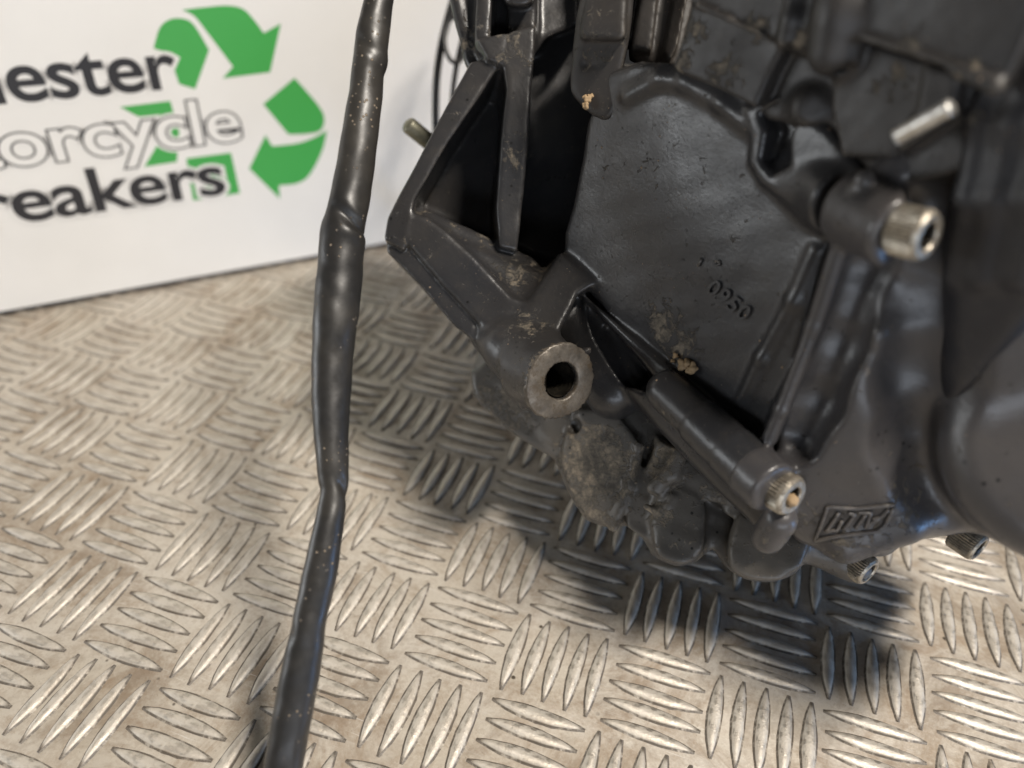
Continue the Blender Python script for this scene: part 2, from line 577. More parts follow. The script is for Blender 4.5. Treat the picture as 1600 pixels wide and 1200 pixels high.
# ------------------------------------------------------------------ white box with the printed sign
a_ = np.array([-0.18264, 0.11354]); b_ = np.array([-0.04899, 0.25063])
u2 = (b_ - a_) / np.linalg.norm(b_ - a_)
n2 = np.array([u2[1], -u2[0]])            # towards the camera
box = empty('storage_box', (a_[0] + u2[0] * .1, a_[1] + u2[1] * .1, 0.0))
tag(box, 'white box printed with a green recycling symbol and breakers lettering, behind the hose', 'box')

def fp(u, z, out=0.0):
    """u mm along the face, z mm up, out mm proud of it -> world m"""
    q = a_ + u2 * u * 1e-3 + n2 * out * 1e-3
    return (q[0], q[1], z * 1e-3)

t = NT('white_box_board')
n = t.noise(20, 5, 0.6)
c = t.mix(t.mr(n, 0.3, 0.7), (0.77, 0.76, 0.74, 1), (0.72, 0.71, 0.69, 1))
st = t.math('MULTIPLY', t.mr(t.vor(55), 0.075, 0.045), t.mr(t.noise(25, 3), 0.50, 0.55))
c = t.mix(t.math('MULTIPLY', st, 0.6), c, (0.38, 0.27, 0.14, 1))
t.set('Base Color', c)
t.set('Roughness', 0.42)
MAT['board'] = t.m

def simple(name, col, rough=0.45, metallic=0.0):
    t = NT(name)
    k = t.noise(260, 4, 0.6)
    c = t.mix(t.math('MULTIPLY', k, 0.25), col, tuple(x * 0.8 for x in col[:3]) + (1,))
    t.set('Base Color', c); t.set('Roughness', rough); t.set('Metallic', metallic)
    return t.m
MAT['green'] = simple('green_print', (0.055, 0.36, 0.075, 1))
MAT['ink'] = simple('black_print', (0.018, 0.017, 0.020, 1))
MAT['halo'] = simple('white_print', (0.76, 0.75, 0.73, 1), 0.42)

def slab(name, u0, u1, z0, z1, o0, o1, mat, parent, bev=0.0015):
    bm = bmesh.new()
    vs_ = [bm.verts.new(Vector(fp(u, z, o))) for u in (u0, u1) for z in (z0, z1) for o in (o0, o1)]
    bmesh.ops.convex_hull(bm, input=vs_)
    bmesh.ops.bevel(bm, geom=bm.edges[:], offset=bev, segments=3, affect='EDGES')
    bmesh.ops.recalc_face_normals(bm, faces=bm.faces)
    v = [tuple(x.co) for x in bm.verts]; bm.verts.index_update()
    f = [[q.index for q in fc.verts] for fc in bm.faces]
    bm.free()
    return mesh_obj(name, v, f, mat, parent, smooth=False)

slab('body', -190, 268, 1.8, 240, -240, 0, MAT['board'], box)
slab('base_frame', -188, 266, 0.2, 3.4, -238, -1.2, MAT['ink'], box, 0.0004)

def flat(name, uv, mat, out, parent, faces=None):
    v = [fp(u, z, out) for u, z in uv]
    return mesh_obj(name, v, faces or [list(range(len(v)))], mat, parent, smooth=False)

def face_uv(px, py):
    r = np.array([(px - 800) / F, (600 - py) / F, -1.0])
    w = r @ R
    a3 = np.array([a_[0], a_[1], 0]) * 1e3; n3 = np.array([n2[0], n2[1], 0])
    t_ = ((a3 - C) @ n3) / (w @ n3)
    X = C + t_ * w
    return (X - a3)[:2] @ u2, X[2]

def smooth_poly(pts, sharp, n=6):
    """catmull-rom through pts, corners kept where sharp"""
    out = []
    m = len(pts)
    pts = [np.array(p, float) for p in pts]
    for i in range(m):
        p1, p2 = pts[i], pts[(i + 1) % m]
        p0 = p1 if i in sharp else pts[i - 1]
        p3 = p2 if (i + 1) % m in sharp else pts[(i + 2) % m]
        if i in sharp and (i + 1) % m in sharp:
            out.append(p1); continue
        for k in range(n):
            s_ = k / n
            out.append(0.5 * ((2 * p1) + (-p0 + p2) * s_ + (2 * p0 - 5 * p1 + 4 * p2 - p3) * s_ ** 2 + (-p0 + 3 * p1 - 3 * p2 + p3) * s_ ** 3))
    return out

sym = [
    ([(650, 35), (730, 26), (810, 20), (868, 32), (908, 72), (942, 118), (1003, 84), (965, 258), (795, 280), (832, 238), (722, 92), (690, 55)], {0, 5, 6, 7, 8, 9}),
    ([(548, 172), (570, 100), (605, 70), (650, 66), (692, 88), (747, 178), (697, 318), (640, 300), (600, 200)], {0, 5, 6, 7}),
    ([(1052, 278), (1132, 370), (1158, 420), (1145, 465), (1095, 478), (1030, 480), (940, 372)], {0, 5, 6}),
    ([(948, 482), (972, 522), (1060, 512), (1120, 492), (1168, 465), (1150, 540), (1105, 625), (1060, 655), (996, 662), (1000, 710), (890, 602)], {0, 1, 4, 8, 9, 10}),
    ([(428, 382), (608, 360), (640, 470), (632, 578), (515, 596), (560, 520), (500, 420)], set(range(7))),
    ([(665, 566), (825, 545), (857, 690), (690, 716)], set(range(4))),
]
logo = empty('recycling_symbol', (0, 0, 0))
logo.parent = box
logo.location = (0, 0, 0)
for pts, shp in sym:
    q = smooth_poly(pts, shp)
    uv = [face_uv(p[0] / 2.2857, p[1] / 2.2857) for p in q]
    tris = tessellate_polygon([[Vector((u, z, 0)) for u, z in uv]])
    flat('green_arrow', uv, MAT['green'], 0.06, logo, [list(t_) if (uv[t_[1]][0] - uv[t_[0]][0]) * (uv[t_[2]][1] - uv[t_[0]][1]) - (uv[t_[2]][0] - uv[t_[0]][0]) * (uv[t_[1]][1] - uv[t_[0]][1]) > 0 else list(t_)[::-1] for t_ in tris])

def text_mesh(s, offset):
    cu = bpy.data.curves.new('lettering', 'FONT')
    cu.body = s
    cu.size = 1.0
    cu.offset = offset
    cu.resolution_u = 6
    cu.space_character = 0.98
    ob = bpy.data.objects.new('lettering', cu)
    COL.objects.link(ob)
    dg = bpy.context.evaluated_depsgraph_get(); dg.update()
    me = bpy.data.meshes.new_from_object(ob.evaluated_get(dg))
    bpy.data.objects.remove(ob)
    v = np.array([x.co[:] for x in me.vertices])
    f = [list(p.vertices) for p in me.polygons]
    bpy.data.meshes.remove(me)
    return v, f

def write(full, part, u0, u1, z0, xh, layers, name):
    """letters of `part` (the end of `full`) fill u0..u1 mm with baseline at z0 and x-height xh"""
    vf, _ = text_mesh(full, 0); vp, _ = text_mesh(part, 0); vx, _ = text_mesh('x', 0)
    wfull = vf[:, 0].max(); wp = vp[:, 0].max() - vp[:, 0].min()
    kx = (u1 - u0) / wp
    kz = xh / vx[:, 1].max()
    for (off, mat, out, nm) in layers:
        v, f = text_mesh(full, off)
        uv = [((x[0] - wfull) * kx + u1, z0 + x[1] * kz) for x in v]
        mesh_obj(nm, [fp(u, z, out) for u, z in uv], f, mat, box, smooth=False)

write('Manchester', 'ester', 36, 101.5, 97.6, 13.2,
      [(0.07, MAT['halo'], 0.11, 'letter_outline'), (0.018, MAT['ink'], 0.17, 'lettering')], 'a')
write('Motorcycle', 'orcycle', 25, 124.3, 71.1, 13.0,
      [(0.078, MAT['halo'], 0.11, 'letter_outline'), (0.038, MAT['ink'], 0.17, 'lettering'), (0.012, MAT['halo'], 0.23, 'letter_fill')], 'b')
write('Breakers', 'eakers', 22, 112.3, 45.7, 13.2,
      [(0.07, MAT['halo'], 0.29, 'letter_outline'), (0.018, MAT['ink'], 0.35, 'lettering')], 'c')

# ------------------------------------------------------------------ black hose
t = NT('black_shrink_hose')
n1 = t.noise(60, 4, 0.6); n2_ = t.noise(420, 5, 0.7)
c = t.mix(t.mr(n1, 0.3, 0.7), (0.013, 0.013, 0.013, 1), (0.026, 0.024, 0.022, 1))
haze = t.mr(t.noise(35, 4, 0.6), 0.45, 0.65)
c = t.mix(t.math('MULTIPLY', haze, 0.22), c, (0.10, 0.088, 0.068, 1))
sp = t.math('MULTIPLY', t.mr(t.vor(620), 0.22, 0.14), t.mr(t.noise(60, 4, 0.7), 0.52, 0.57))
sp = t.math('MAXIMUM', sp, t.math('MULTIPLY', t.mr(t.vor(420), 0.075, 0.045), t.mr(t.noise(33, 3), 0.54, 0.60)))
c = t.mix(t.math('MULTIPLY', sp, 0.7), c, (0.30, 0.235, 0.165, 1))
t.set('Base Color', c)
t.set('Roughness', t.mix(sp, t.mr(n2_, 0.3, 0.7, 0.32, 0.46), g(0.8)))
t.set('Normal', t.bump(sp, 0.8, 0.0003, t.bump(n2_, 0.35, 0.00012)))
MAT['hose'] = t.m

rows = [(-90, 585, 630, 199), (-40, 578, 622, 198), (0, 570, 615, 197), (30, 562, 611, 197), (60, 555, 608, 196), (78, 553, 606, 196), (95, 551, 607, 196), (112, 549, 601, 196), (150, 545, 598, 196),
        (200, 536, 592, 195), (250, 527, 587, 195), (300, 518, 580, 195), (335, 510, 573, 194), (346, 507, 571, 194), (356, 502, 571, 194), (368, 499, 571, 194), (400, 497, 569, 194),
        (450, 493, 565, 193), (500, 489, 559, 192), (550, 487, 553, 192), (600, 487, 549, 191), (650, 488, 546, 190), (700, 492, 545, 189), (735, 496, 545, 188),
        (752, 498, 545, 188), (764, 501, 544, 187), (776, 500, 542, 187), (800, 495, 540, 186), (830, 488, 536, 185), (870, 479, 531, 184), (910, 470, 524, 183), (950, 461, 514, 182), (985, 453, 508, 181),
        (1010, 448, 506, 181), (1060, 437, 498, 180), (1120, 425, 488, 179), (1180, 416, 476, 178), (1240, 408, 468, 177), (1320, 398, 458, 176)]
ys = np.array([r[0] for r in rows], float)
fine = np.arange(-90, 1320, 4.0)
LL = np.interp(fine, ys, [r[1] for r in rows]); RR = np.interp(fine, ys, [r[2] for r in rows]); DD = np.interp(fine, ys, [r[3] for r in rows])
def sm(a, k):
    ker = np.ones(k) / k
    return np.convolve(np.pad(a, k // 2, mode='edge'), ker, 'valid')[:len(a)]
LL = sm(LL, 3); RR = sm(RR, 3); DD = sm(DD, 9)
ctr = np.array([P((l + r) / 2, y, d) for l, r, y, d in zip(LL, RR, fine, DD)])
hw = (RR - LL) / 2 * DD / F * 0.985
verts = []; NS = 48
hr = np.random.RandomState(3)
for i in range(len(fine)):
    tg = norm(ctr[min(i + 1, len(fine) - 1)] - ctr[max(i - 1, 0)])
    toward = norm(-ctr[i]); side = norm(np.cross(tg, toward)); fr = np.cross(side, tg)
    y = fine[i]
    for k in range(NS):
        th = 2 * math.pi * k / NS
        cs, sn = math.cos(th), math.sin(th)
        r_ = 1.0
        # creases where the tube is kinked, long flats where it is pinched
        def crease(y0, w, th0, wt, amp):
            dth = math.atan2(math.sin(th - th0), math.cos(th - th0))
            return amp * math.exp(-((y - y0 - 14 * math.sin(dth)) / w) ** 2) * math.exp(-(dth / wt) ** 2)
        r_ -= crease(78, 10, 1.1, 0.9, .16) + crease(347, 7, 1.9, 1.0, .30) - crease(366, 12, 1.9, 1.0, .07) - crease(330, 9, 1.9, 1.0, .05)
        r_ -= crease(764, 10, 2.5, 0.8, .30) + crease(425, 16, 0.9, 0.8, .06) + crease(470, 14, 1.3, 0.8, .04)
        r_ -= crease(990, 14, 0.5, 0.7, .08) + crease(120, 30, 2.4, .5, .07)
        fl = 0.05 * math.exp(-((math.atan2(math.sin(th - 1.9), math.cos(th - 1.9))) / .5) ** 2) * (0.5 + 0.5 * math.sin(y / 70.0))
        r_ -= fl
        r_ += 0.012 * math.sin(y / 23.0 + 2 * th) + 0.010 * math.sin(y / 9.0 + 3 * th + 1)
        verts.append(ctr[i] + (side * cs * hw[i] + fr * sn * hw[i] * 0.92) * r_)
nr = len(fine)
faces = [(i * NS + k, i * NS + (k + 1) % NS, (i + 1) * NS + (k + 1) % NS, (i + 1) * NS + k) for i in range(nr - 1) for k in range(NS)]
faces += [list(range(NS))[::-1], [(nr - 1) * NS + k for k in range(NS)]]
hose = mesh_obj('rubber_hose', W(np.array(verts)), faces, MAT['hose'])
tag(hose, 'creased black rubber hose hanging in front of the white box, speckled with grit', 'hose')

# ------------------------------------------------------------------ black wire guard between box and engine
def tube_mesh(pts, r, n=12):
    pts = [np.array(p, float) for p in pts]
    v = []; f = []
    ref = norm(np.array([0.3, 0.2, 0.9]))
    for i, p in enumerate(pts):
        tg = norm(pts[min(i + 1, len(pts) - 1)] - pts[max(i - 1, 0)])
        s1 = norm(np.cross(tg, ref)); s2 = np.cross(tg, s1)
        for k in range(n):
            th = 2 * math.pi * k / n
            v.append(p + r * (math.cos(th) * s1 + math.sin(th) * s2))
    for i in range(len(pts) - 1):
        for k in range(n):
            f.append((i * n + k, i * n + (k + 1) % n, (i + 1) * n + (k + 1) % n, (i + 1) * n + k))
    f += [list(range(n))[::-1], [(len(pts) - 1) * n + k for k in range(n)]]
    return v, f

def curve_pts(pts, n=10):
    pts = [np.array(p, float) for p in pts]
    out = []
    for i in range(len(pts) - 1):
        p1, p2 = pts[i], pts[i + 1]
        p0 = pts[i - 1] if i > 0 else 2 * p1 - p2
        p3 = pts[i + 2] if i + 2 < len(pts) else 2 * p2 - p1
        for k in range(n):
            s_ = k / n
            out.append(0.5 * ((2 * p1) + (-p0 + p2) * s_ + (2 * p0 - 5 * p1 + 4 * p2 - p3) * s_ ** 2 + (-p0 + 3 * p1 - 3 * p2 + p3) * s_ ** 3))
    out.append(pts[-1])
    return out

MAT['rubber'] = simple('black_plastic', (0.012, 0.012, 0.013, 1), 0.35)
def floor_pt(px, py):
    r = np.array([(px - 800) / F, (600 - py) / F, -1.0]); w = r @ R
    return C - w * C[2] / w[2]
base = floor_pt(745, 420) * 1e-3
guard = empty('wire_guard', (base[0], base[1], 0))
tag(guard, 'black curved wire guard standing between the white box and the engine', 'wire guard')
def fl(px, py):
    X = floor_pt(px, py)
    return R @ (X + np.array([0, 0, 1.6]) - C)
arc1 = curve_pts([P(735, -80, 330), P(708, 0, 333), P(688, 80, 338), P(681, 150, 345), P(684, 230, 355), P(706, 330, 375), fl(745, 402)])
arc2 = curve_pts([P(752, -60, 332), P(728, 40, 335), P(712, 110, 340), P(706, 180, 348), P(712, 260, 360), P(735, 340, 378), fl(775, 396)])
for pts, r in ((arc1, 1.7), (arc2, 1.2)):
    v, f = tube_mesh(pts, r)
    mesh_obj('curved_wire', W(np.array(v)), f, MAT['rubber'], guard)
loop = [P(712 + 17 * math.cos(a), 62 + 36 * math.sin(a), 334) for a in np.linspace(0, 2 * math.pi, 30)]
v, f = tube_mesh(loop, 1.0)
mesh_obj('wire_loop', W(np.array(v)), f, MAT['rubber'], guard)
# ------------------------------------------------------------------ the engine
ebase = floor_pt(1150, 790) * 1e-3
engine = empty('motorcycle_engine', (ebase[0], ebase[1], 0.0))
tag(engine, 'black painted motorcycle engine with grimy lower casing standing on the tread plate', 'engine')
BK = -A                                  # into the casting, away from the bolt heads

PF1 = P(1340, 260, 155)
def onF(px, py, lift=0.0):
    r = np.array([(px - 800) / F, (600 - py) / F, -1.0])
    t_ = (NF @ PF1 + lift) / (NF @ r)
    return r * t_

HV = 0.6
# ---- crankcase: wall, mounting wing with pockets, lug, bolt bosses
S = Solid((-56, -66, -300), (128, 146, -124), HV)
# back walls of the pockets and core of the case
S.hull([P(735, 112, 264), P(930, 20, 262), P(930, 430, 262), P(840, 420, 262), P(646, 340, 268), P(640, 325, 268),
        P(752, 90, 290), P(930, 20, 290), P(930, 430, 290), P(672, 320, 292)], 1, 0)
S.hull([P(720, -140, 250), P(920, -140, 232), P(920, 30, 238), P(842, 66, 240), P(745, 90, 250), P(735, -140, 296), P(920, -140, 296), P(920, 40, 296), P(760, 90, 296)], 1, 1)  # overhang added at the top to keep the pockets below in shade
S.hull([onF(960, 100, -6), onF(1180, 180, -6), onF(1300, 300, -6), onF(1190, 660, -6), onF(1040, 560, -6), onF(925, 420, -6), onF(940, 250, -6),
        P(960, 100, 285), P(1300, 200, 285), P(1250, 560, 270), P(1040, 560, 255), P(925, 420, 285)], 2, 0)
# wing: front outline
wing_d = lambda px, py: 236 - (px - 610) * 0.035 - (py - 100) * 0.012
Q = lambda px, py, s=0: P(px, py, wing_d(px, py) + s)
INTO = norm((-0.09, 0.10, -1))
S.prism([Q(736, 96), Q(800, 84), Q(776, 108), Q(700, 222), Q(648, 312), Q(640, 345), Q(632, 392), Q(600, 374), Q(606, 340), Q(660, 235)], INTO, 36, 0.8, 0.8)
S.prism([Q(636, 330), Q(668, 338), Q(700, 362), Q(744, 402), Q(800, 462), Q(845, 480), Q(800, 545), Q(742, 500), Q(690, 445), Q(624, 366)], INTO, 34, 1.6, 1.5)
S.prism([Q(604, 372, 2), Q(628, 366, 2), Q(690, 440, 2), Q(742, 492, 2), Q(738, 530, 2), Q(712, 512, 2), Q(655, 445, 2), Q(604, 394, 2)], INTO, 34, 0.8, 0.6)
# pocket floor
S.hull([Q(650, 345, 3), Q(800, 468, 3), P(648, 318, 272), P(905, 425, 262), Q(880, 440, 10),
        Q(640, 372, 6), Q(790, 500, 6), P(660, 350, 280), P(890, 460, 268)], 1.5, 2.5)
S.cone(Q(668, 345, 10), P(820, 420, 240), 3.2, 4.0, 3)
S.cone(P(800, 420, 245), P(835, 470, 232), 3, 4, 3)
# rib
S.prism([P(744, 60, 228), P(838, 40, 228), P(834, 110, 228), P(826, 200, 229), P(818, 300, 231), P(808, 392, 233), P(780, 386, 233), P(776, 320, 232), P(786, 200, 230), P(792, 140, 229), P(786, 104, 229), P(762, 92, 228)],
        norm((-0.08, 0.05, -1)), 40, 0.8, 1.2)
# top of the wing: bosses and web
S.hull([P(676, -110, 240), P(845, -110, 228), P(842, 30, 230), P(836, 92, 232), P(790, 112, 234), P(742, 116, 238), P(712, 50, 240),
        P(694, -110, 270), P(902, -110, 270), P(850, 80, 270), P(742, 110, 270)], 2.5, 3)
S.hull([P(842, -200, 215), P(905, -200, 215), P(905, 110, 215), P(842, 110, 215), P(842, -200, 246), P(905, -200, 246), P(905, 110, 246), P(842, 110, 246)], 1.5, 1.5, 'cut')
S.hull([P(748, -90, 229), P(776, -90, 229), P(768, 60, 229), P(758, 88, 230), P(744, 84, 230), P(738, 60, 230), P(748, -90, 245), P(776, -90, 245), P(768, 84, 245), P(742, 80, 245)], 1.6, 1.2)
S.hull([P(774, -20, 232), P(794, -20, 228), P(796, 60, 228), P(786, 88, 229), P(770, 70, 232), P(774, -20, 242), P(794, -20, 240), P(792, 86, 240), P(770, 76, 242)], 1.2, 1.5, 'cut')
S.hull([P(776, -90, 222), P(842, -90, 220), P(836, 6, 222), P(812, 18, 223), P(784, 8, 224), P(776, -90, 245), P(842, -90, 245), P(838, 10, 245), P(786, 12, 245)], 2.2, 1.5)
S.cone(P(700, -60, 240), P(736, 96, 240), 2.4, 2.0, 2)
# crankcase wall
S.prism([onF(915, 188), onF(908, 240), onF(893, 320), onF(881, 362), onF(880, 405), onF(905, 440), onF(965, 505), onF(1040, 590), onF(1112, 652), onF(1190, 704),
         onF(1232, 620), onF(1280, 450), onF(1342, 268), onF(1300, 190), onF(1210, 120), onF(1120, 100), onF(1000, 90), onF(950, 110)],
        norm((0.35, -0.05, -0.94)), 46, 2.2, 2.0)
# shallow draft change in the wall
S.cone(onF(985, 90, 27), onF(1150, 560, 27.6), 27.5, 27.5, 5, 'cut') if False else None
# curved lip under the upper plate
S.path([onF(985, 150, -1), onF(1035, 122, -.9), onF(1075, 128, -.9), onF(1130, 160, -.8), onF(1180, 200, -.8)], 1.6, 2.5)
# raised rim near the seam
S.prism([onF(1160, 168, 1.5), onF(1172, 205, 1.5), onF(1166, 255, 1.5), onF(1184, 288, 1.5), onF(1240, 326, 1.5), onF(1305, 372, 1.5), onF(1345, 262, 1.5), onF(1290, 200, 1.5), onF(1215, 150, 1.5)],
        -NF, 14, 1.2, 1.5)
S.prism([onF(1180, 178, 3), onF(1190, 205, 3), onF(1182, 252, 3), onF(1200, 272, 3), onF(1228, 262, 3), onF(1226, 215, 3), onF(1246, 170, 3), onF(1220, 150, 3)], -NF, 7, 1.0, 1.2, 'cut')
# upper boss
S.cone(P(1238, 262, 178), P(1322, 316, 160), 8.0, 7.9, 2, flat=.6)
# edge ridge along the seam
S.path([onF(1190, 698, .2), onF(1216, 640, .6), onF(1262, 545, .8), onF(1296, 452, .6), onF(1322, 372, .4)], 1.5, 1.6)
S.path([onF(1160, 625, -.4), onF(1190, 560, -.2), onF(1240, 470, -.2), onF(1275, 390, -.4)], 1.2, 2.2)
# lower-left flange under the bolt boss
S.hull([P(905, 452, 226), P(960, 500, 219), P(1045, 590, 207), P(1110, 650, 198), P(1192, 700, 187), P(1245, 780, 184), P(1232, 850, 190), P(1192, 838, 194), P(1000, 640, 214), P(930, 560, 230),
        P(905, 452, 250), P(1192, 700, 230), P(1232, 850, 222), P(1000, 650, 246)], 1.6, 1.5)
S.hull([P(925, 470, 205), P(992, 545, 198), P(1026, 590, 198), P(1015, 612, 200), P(985, 600, 203), P(930, 530, 210),
        P(915, 475, 238), P(1000, 560, 228), P(1026, 590, 222), P(1010, 612, 222), P(960, 600, 235), P(915, 535, 240)], 1.0, 1.2, 'cut')
S.path([P(950, 492, 236), P(1000, 590, 224)], 2.2, 2)
S.path([P(925, 505, 238), P(968, 600, 228)], 1.8, 2)
# lower bolt boss in steps
S.cone(P(1042, 612, 203), P(1095, 658, 195), 5.4, 5.7, 1.4)
S.cone(P(1090, 655, 196), P(1148, 708, 188), 6.3, 6.6, 0.6, flat=1.0)
S.cone(P(1142, 702, 189), P(1180, 738, 183), 6.9, 7.1, 0.6, flat=0.8)
# fill behind the joint
S.hull([onF(1180, 560, -5), onF(1230, 470, -5), P(1300, 470, 178), P(1262, 640, 188), P(1232, 730, 192), P(1190, 720, 194), P(1180, 580, 250), P(1300, 500, 250), P(1240, 740, 240)], 1, 0)
S.hull([onF(900, 430, -4), onF(960, 495, -4), P(930, 520, 232), P(890, 480, 236), P(900, 430, 262), P(960, 500, 262), P(900, 500, 262)], 1, 1)
# strut and lug
S.prism([P(878, 392, 226), P(938, 440, 221), P(905, 462, 221), P(864, 548, 217), P(796, 520, 221), P(850, 440, 226)], norm((-.1, .1, -1)), 16, 2.0, 2.5)
AL = norm((0.47, -0.22, 0.86))
lugF = P(877, 595, 210)
S.cone(lugF, lugF - AL * 15, 10.7, 11.0, 3.0, flat=0.8)
S.cone(lugF - AL * 12, lugF + BK * 24, 9.4, 7.0, 4.0)
S.cone(lugF - AL * 7, P(920, 547, 216), 6.0, 1.2, 1.0)
S.cone(P(800, 540, 227), P(845, 560, 221), 7.6, 7.6, 3.0)
S.cone(P(768, 522, 232), P(800, 560, 226), 5.0, 6.0, 3.5)
S.hull([P(735, 520, 236), P(790, 545, 228), P(826, 636, 216), P(790, 600, 224), P(735, 545, 236), P(760, 520, 250), P(840, 620, 240), P(880, 500, 245)], 1.5, 2.0)
S.path([P(776, 520, 227), P(782, 556, 224.5), P(782, 585, 223.5), P(797, 602, 221.5), P(806, 624, 218.5), P(818, 637, 215)], 0.7, 0.5)
# recess between lug and wall
S.cone(P(880, 480, 240), P(960, 610, 232), 9, 9, 3)
S.cone(lugF + AL * 3, lugF - AL * 20, 5.2, 5.0, 0.4, 'cut', flat=0.2)
S.wobble(0.14, 38, 5)
S.wobble(0.05, 7, 6)
dirt = [(onF(1035, 505), 9, .9), (onF(1068, 545), 9, .8), (P(700, 350, 252), 12, .9), (P(760, 400, 250), 20, .9), (P(800, 440, 236), 10, .95), (P(826, 520, 220), 10, .7), (P(660, 335, 242), 6, 1),
        (P(668, 392, 236), 5, .6), (P(850, 440, 240), 14, .8), (lugF, 14, .75), (P(800, 600, 222), 10, .65), (P(1240, 130, 175), 8, .7), (P(1365, 110, 158), 10, .6),
        (P(1110, 720, 196), 9, .5), (P(1200, 800, 186), 9, .7), (P(720, 60, 236), 12, .55), (P(800, 70, 230), 12, .5), (P(1070, 660, 200), 9, .55), (P(800, 240, 229), 8, .55)]
S.build('crankcase', MAT['case'], engine, dirt)

# machined face and bore of the lug
def disc_ring(c, ax, r0, r1, n=48, lift=0.25, jag=0.0):
    ax = norm(ax); s1 = norm(np.cross(ax, (0.2, 1, 0.1))); s2 = np.cross(ax, s1)
    v = []; f = []
    rr = np.random.RandomState(4)
    levels = [(r0, -1.2), (r0, 0), (r0 + .5, .25), ((r0 + r1) / 2, .3), (r1 - .5, .25), (r1, 0), (r1, -1.5)]
    for (r, h) in levels:
        for k in range(n):
            th = 2 * math.pi * k / n
            q = r * (1 + jag * (rr.rand() - .5)) + (0.5 * max(0, math.cos(th - 0.9)) ** 6 * 2 if r > r1 - 1 else 0)
            v.append(c + ax * (h + lift + jag * 2 * (rr.rand() - .5)) + q * (math.cos(th) * s1 + math.sin(th) * s2))
    for i in range(len(levels) - 1):
        for k in range(n):
            f.append((i * n + k, i * n + (k + 1) % n, (i + 1) * n + (k + 1) % n, (i + 1) * n + k))
    return v, f
v, f = disc_ring(lugF, AL, 5.3, 10.5, 96, 0.1, 0.06)
lugface = mesh_obj('lug_face', W(np.array(v)), f, MAT['lug'], engine)
lugface['label'] = 'bare grimy metal face around the mounting hole'
# threads in the bore
v = []; n_ = 40; turns = 11
for i in range(turns * 2 + 1):
    r = 5.1 if i % 2 else 4.6
    for k in range(n_):
        th = 2 * math.pi * k / n_
        s1 = norm(np.cross(AL, (0.2, 1, 0.1))); s2 = np.cross(AL, s1)
        v.append(lugF - AL * (0.4 + i * 0.85 + 0.6 * k / n_) + r * (math.cos(th) * s1 + math.sin(th) * s2))
f = [(i * n_ + k, i * n_ + (k + 1) % n_, (i + 1) * n_ + (k + 1) % n_, (i + 1) * n_ + k) for i in range(turns * 2) for k in range(n_)]
f.append([turns * 2 * n_ + k for k in range(n_)])
mesh_obj('threaded_bore', W(np.array(v)), f, MAT['hole'], engine)

# ---- boss column left of the wall, upper case half
S = Solid((10, 38, -290), (130, 146, -118), HV)
S.hull([P(990, -140, 224), P(1700, -140, 160), P(1700, 300, 165), P(1350, 290, 192), P(1200, 160, 208), P(1000, 110, 226), P(990, -140, 285), P(1600, -140, 285), P(1600, 300, 285), P(1000, 110, 285)], 1, 0)
S.hull([P(918, -60, 196), P(1000, -60, 190), P(985, 70, 194), P(960, 186, 200), P(934, 196, 203), P(908, 176, 205), P(884, 142, 206), P(884, 128, 206), P(900, 60, 201),
        P(918, -60, 225), P(1000, -60, 222), P(965, 180, 222), P(900, 140, 228)], 2.0, 0)
S.cone(P(915, 100, 202), P(950, 92, 196), 1.2, 1.2, 1, 'cut')
S.hull([P(930, -60, 192), P(985, -60, 188), P(975, 62, 191), P(905, 62, 198), P(930, -60, 210), P(985, -60, 210), P(975, 62, 210), P(905, 62, 214)], 1.6, 1.0)
# channel and ribs between column and plate
S.hull([P(980, -60, 206), P(1100, -60, 200), P(1060, 110, 202), P(990, 96, 208), P(980, -60, 228), P(1100, -60, 225), P(1060, 110, 226), P(990, 96, 228)], 1, 1)
S.prism([P(1012, -80, 197), P(1040, -80, 196), P(1016, 78, 201), P(990, 74, 203)], norm((.05, .1, -1)), 12, 0.8, 1.5)
S.prism([P(1066, -80, 196), P(1092, -80, 192), P(1060, 70, 197), P(1046, 96, 199), P(1036, 86, 201)], norm((.05, .1, -1)), 12, 0.8, 1.5)
# plates of the upper case, stepped along the joint
def FP(lift, *pts): return [onF(x, y, lift) for x, y in pts]
S.prism(FP(0.5, (1150, 100), (1230, 60), (1400, -80), (1760, -80), (1760, 330), (1600, 470), (1470, 470), (1400, 300), (1345, 262), (1290, 200), (1200, 190), (1160, 168)), -NF, 30, 1.5, 1)
S.prism(FP(5.0, (1112, -120), (1072, 40), (1050, 104), (1062, 114), (1120, 140), (1178, 171), (1200, 122), (1222, 78), (1330, 106), (1352, 40), (1420, -120)), -NF, 26, 1.0, 1.0)
S.prism(FP(6.2, (1112, -120), (1078, 5), (1120, 18), (1182, 48), (1215, 68), (1334, 98), (1352, 40), (1420, -120)), -NF, 20, 0.8, 0.6)
S.prism(FP(8.0, (1336, 52), (1410, 74), (1484, 98), (1566, 136), (1600, 70), (1680, -120), (1410, -120)), -NF, 26, 0.9, 1.0)
S.prism(FP(3.6, (1300, 108), (1345, 62), (1480, 106), (1452, 170), (1436, 192), (1392, 250), (1312, 246), (1296, 170)), -NF, 20, 1.0, 1.0)
S.prism(FP(5.0, (1440, 96), (1500, 116), (1486, 180), (1440, 214), (1404, 240), (1396, 214), (1432, 170)), -NF, 20, 0.8, 1.0)
S.cone(onF(1262, 168, -3), onF(1268, 168, 3.2), 4.6, 3.8, 2.5, flat=2.0)
S.path(FP(6.6, (1250, -80), (1236, 30), (1226, 66)), 1.6, 2)
S.path(FP(7.0, (1330, -90), (1310, 20), (1296, 84)), 4.0, 4)
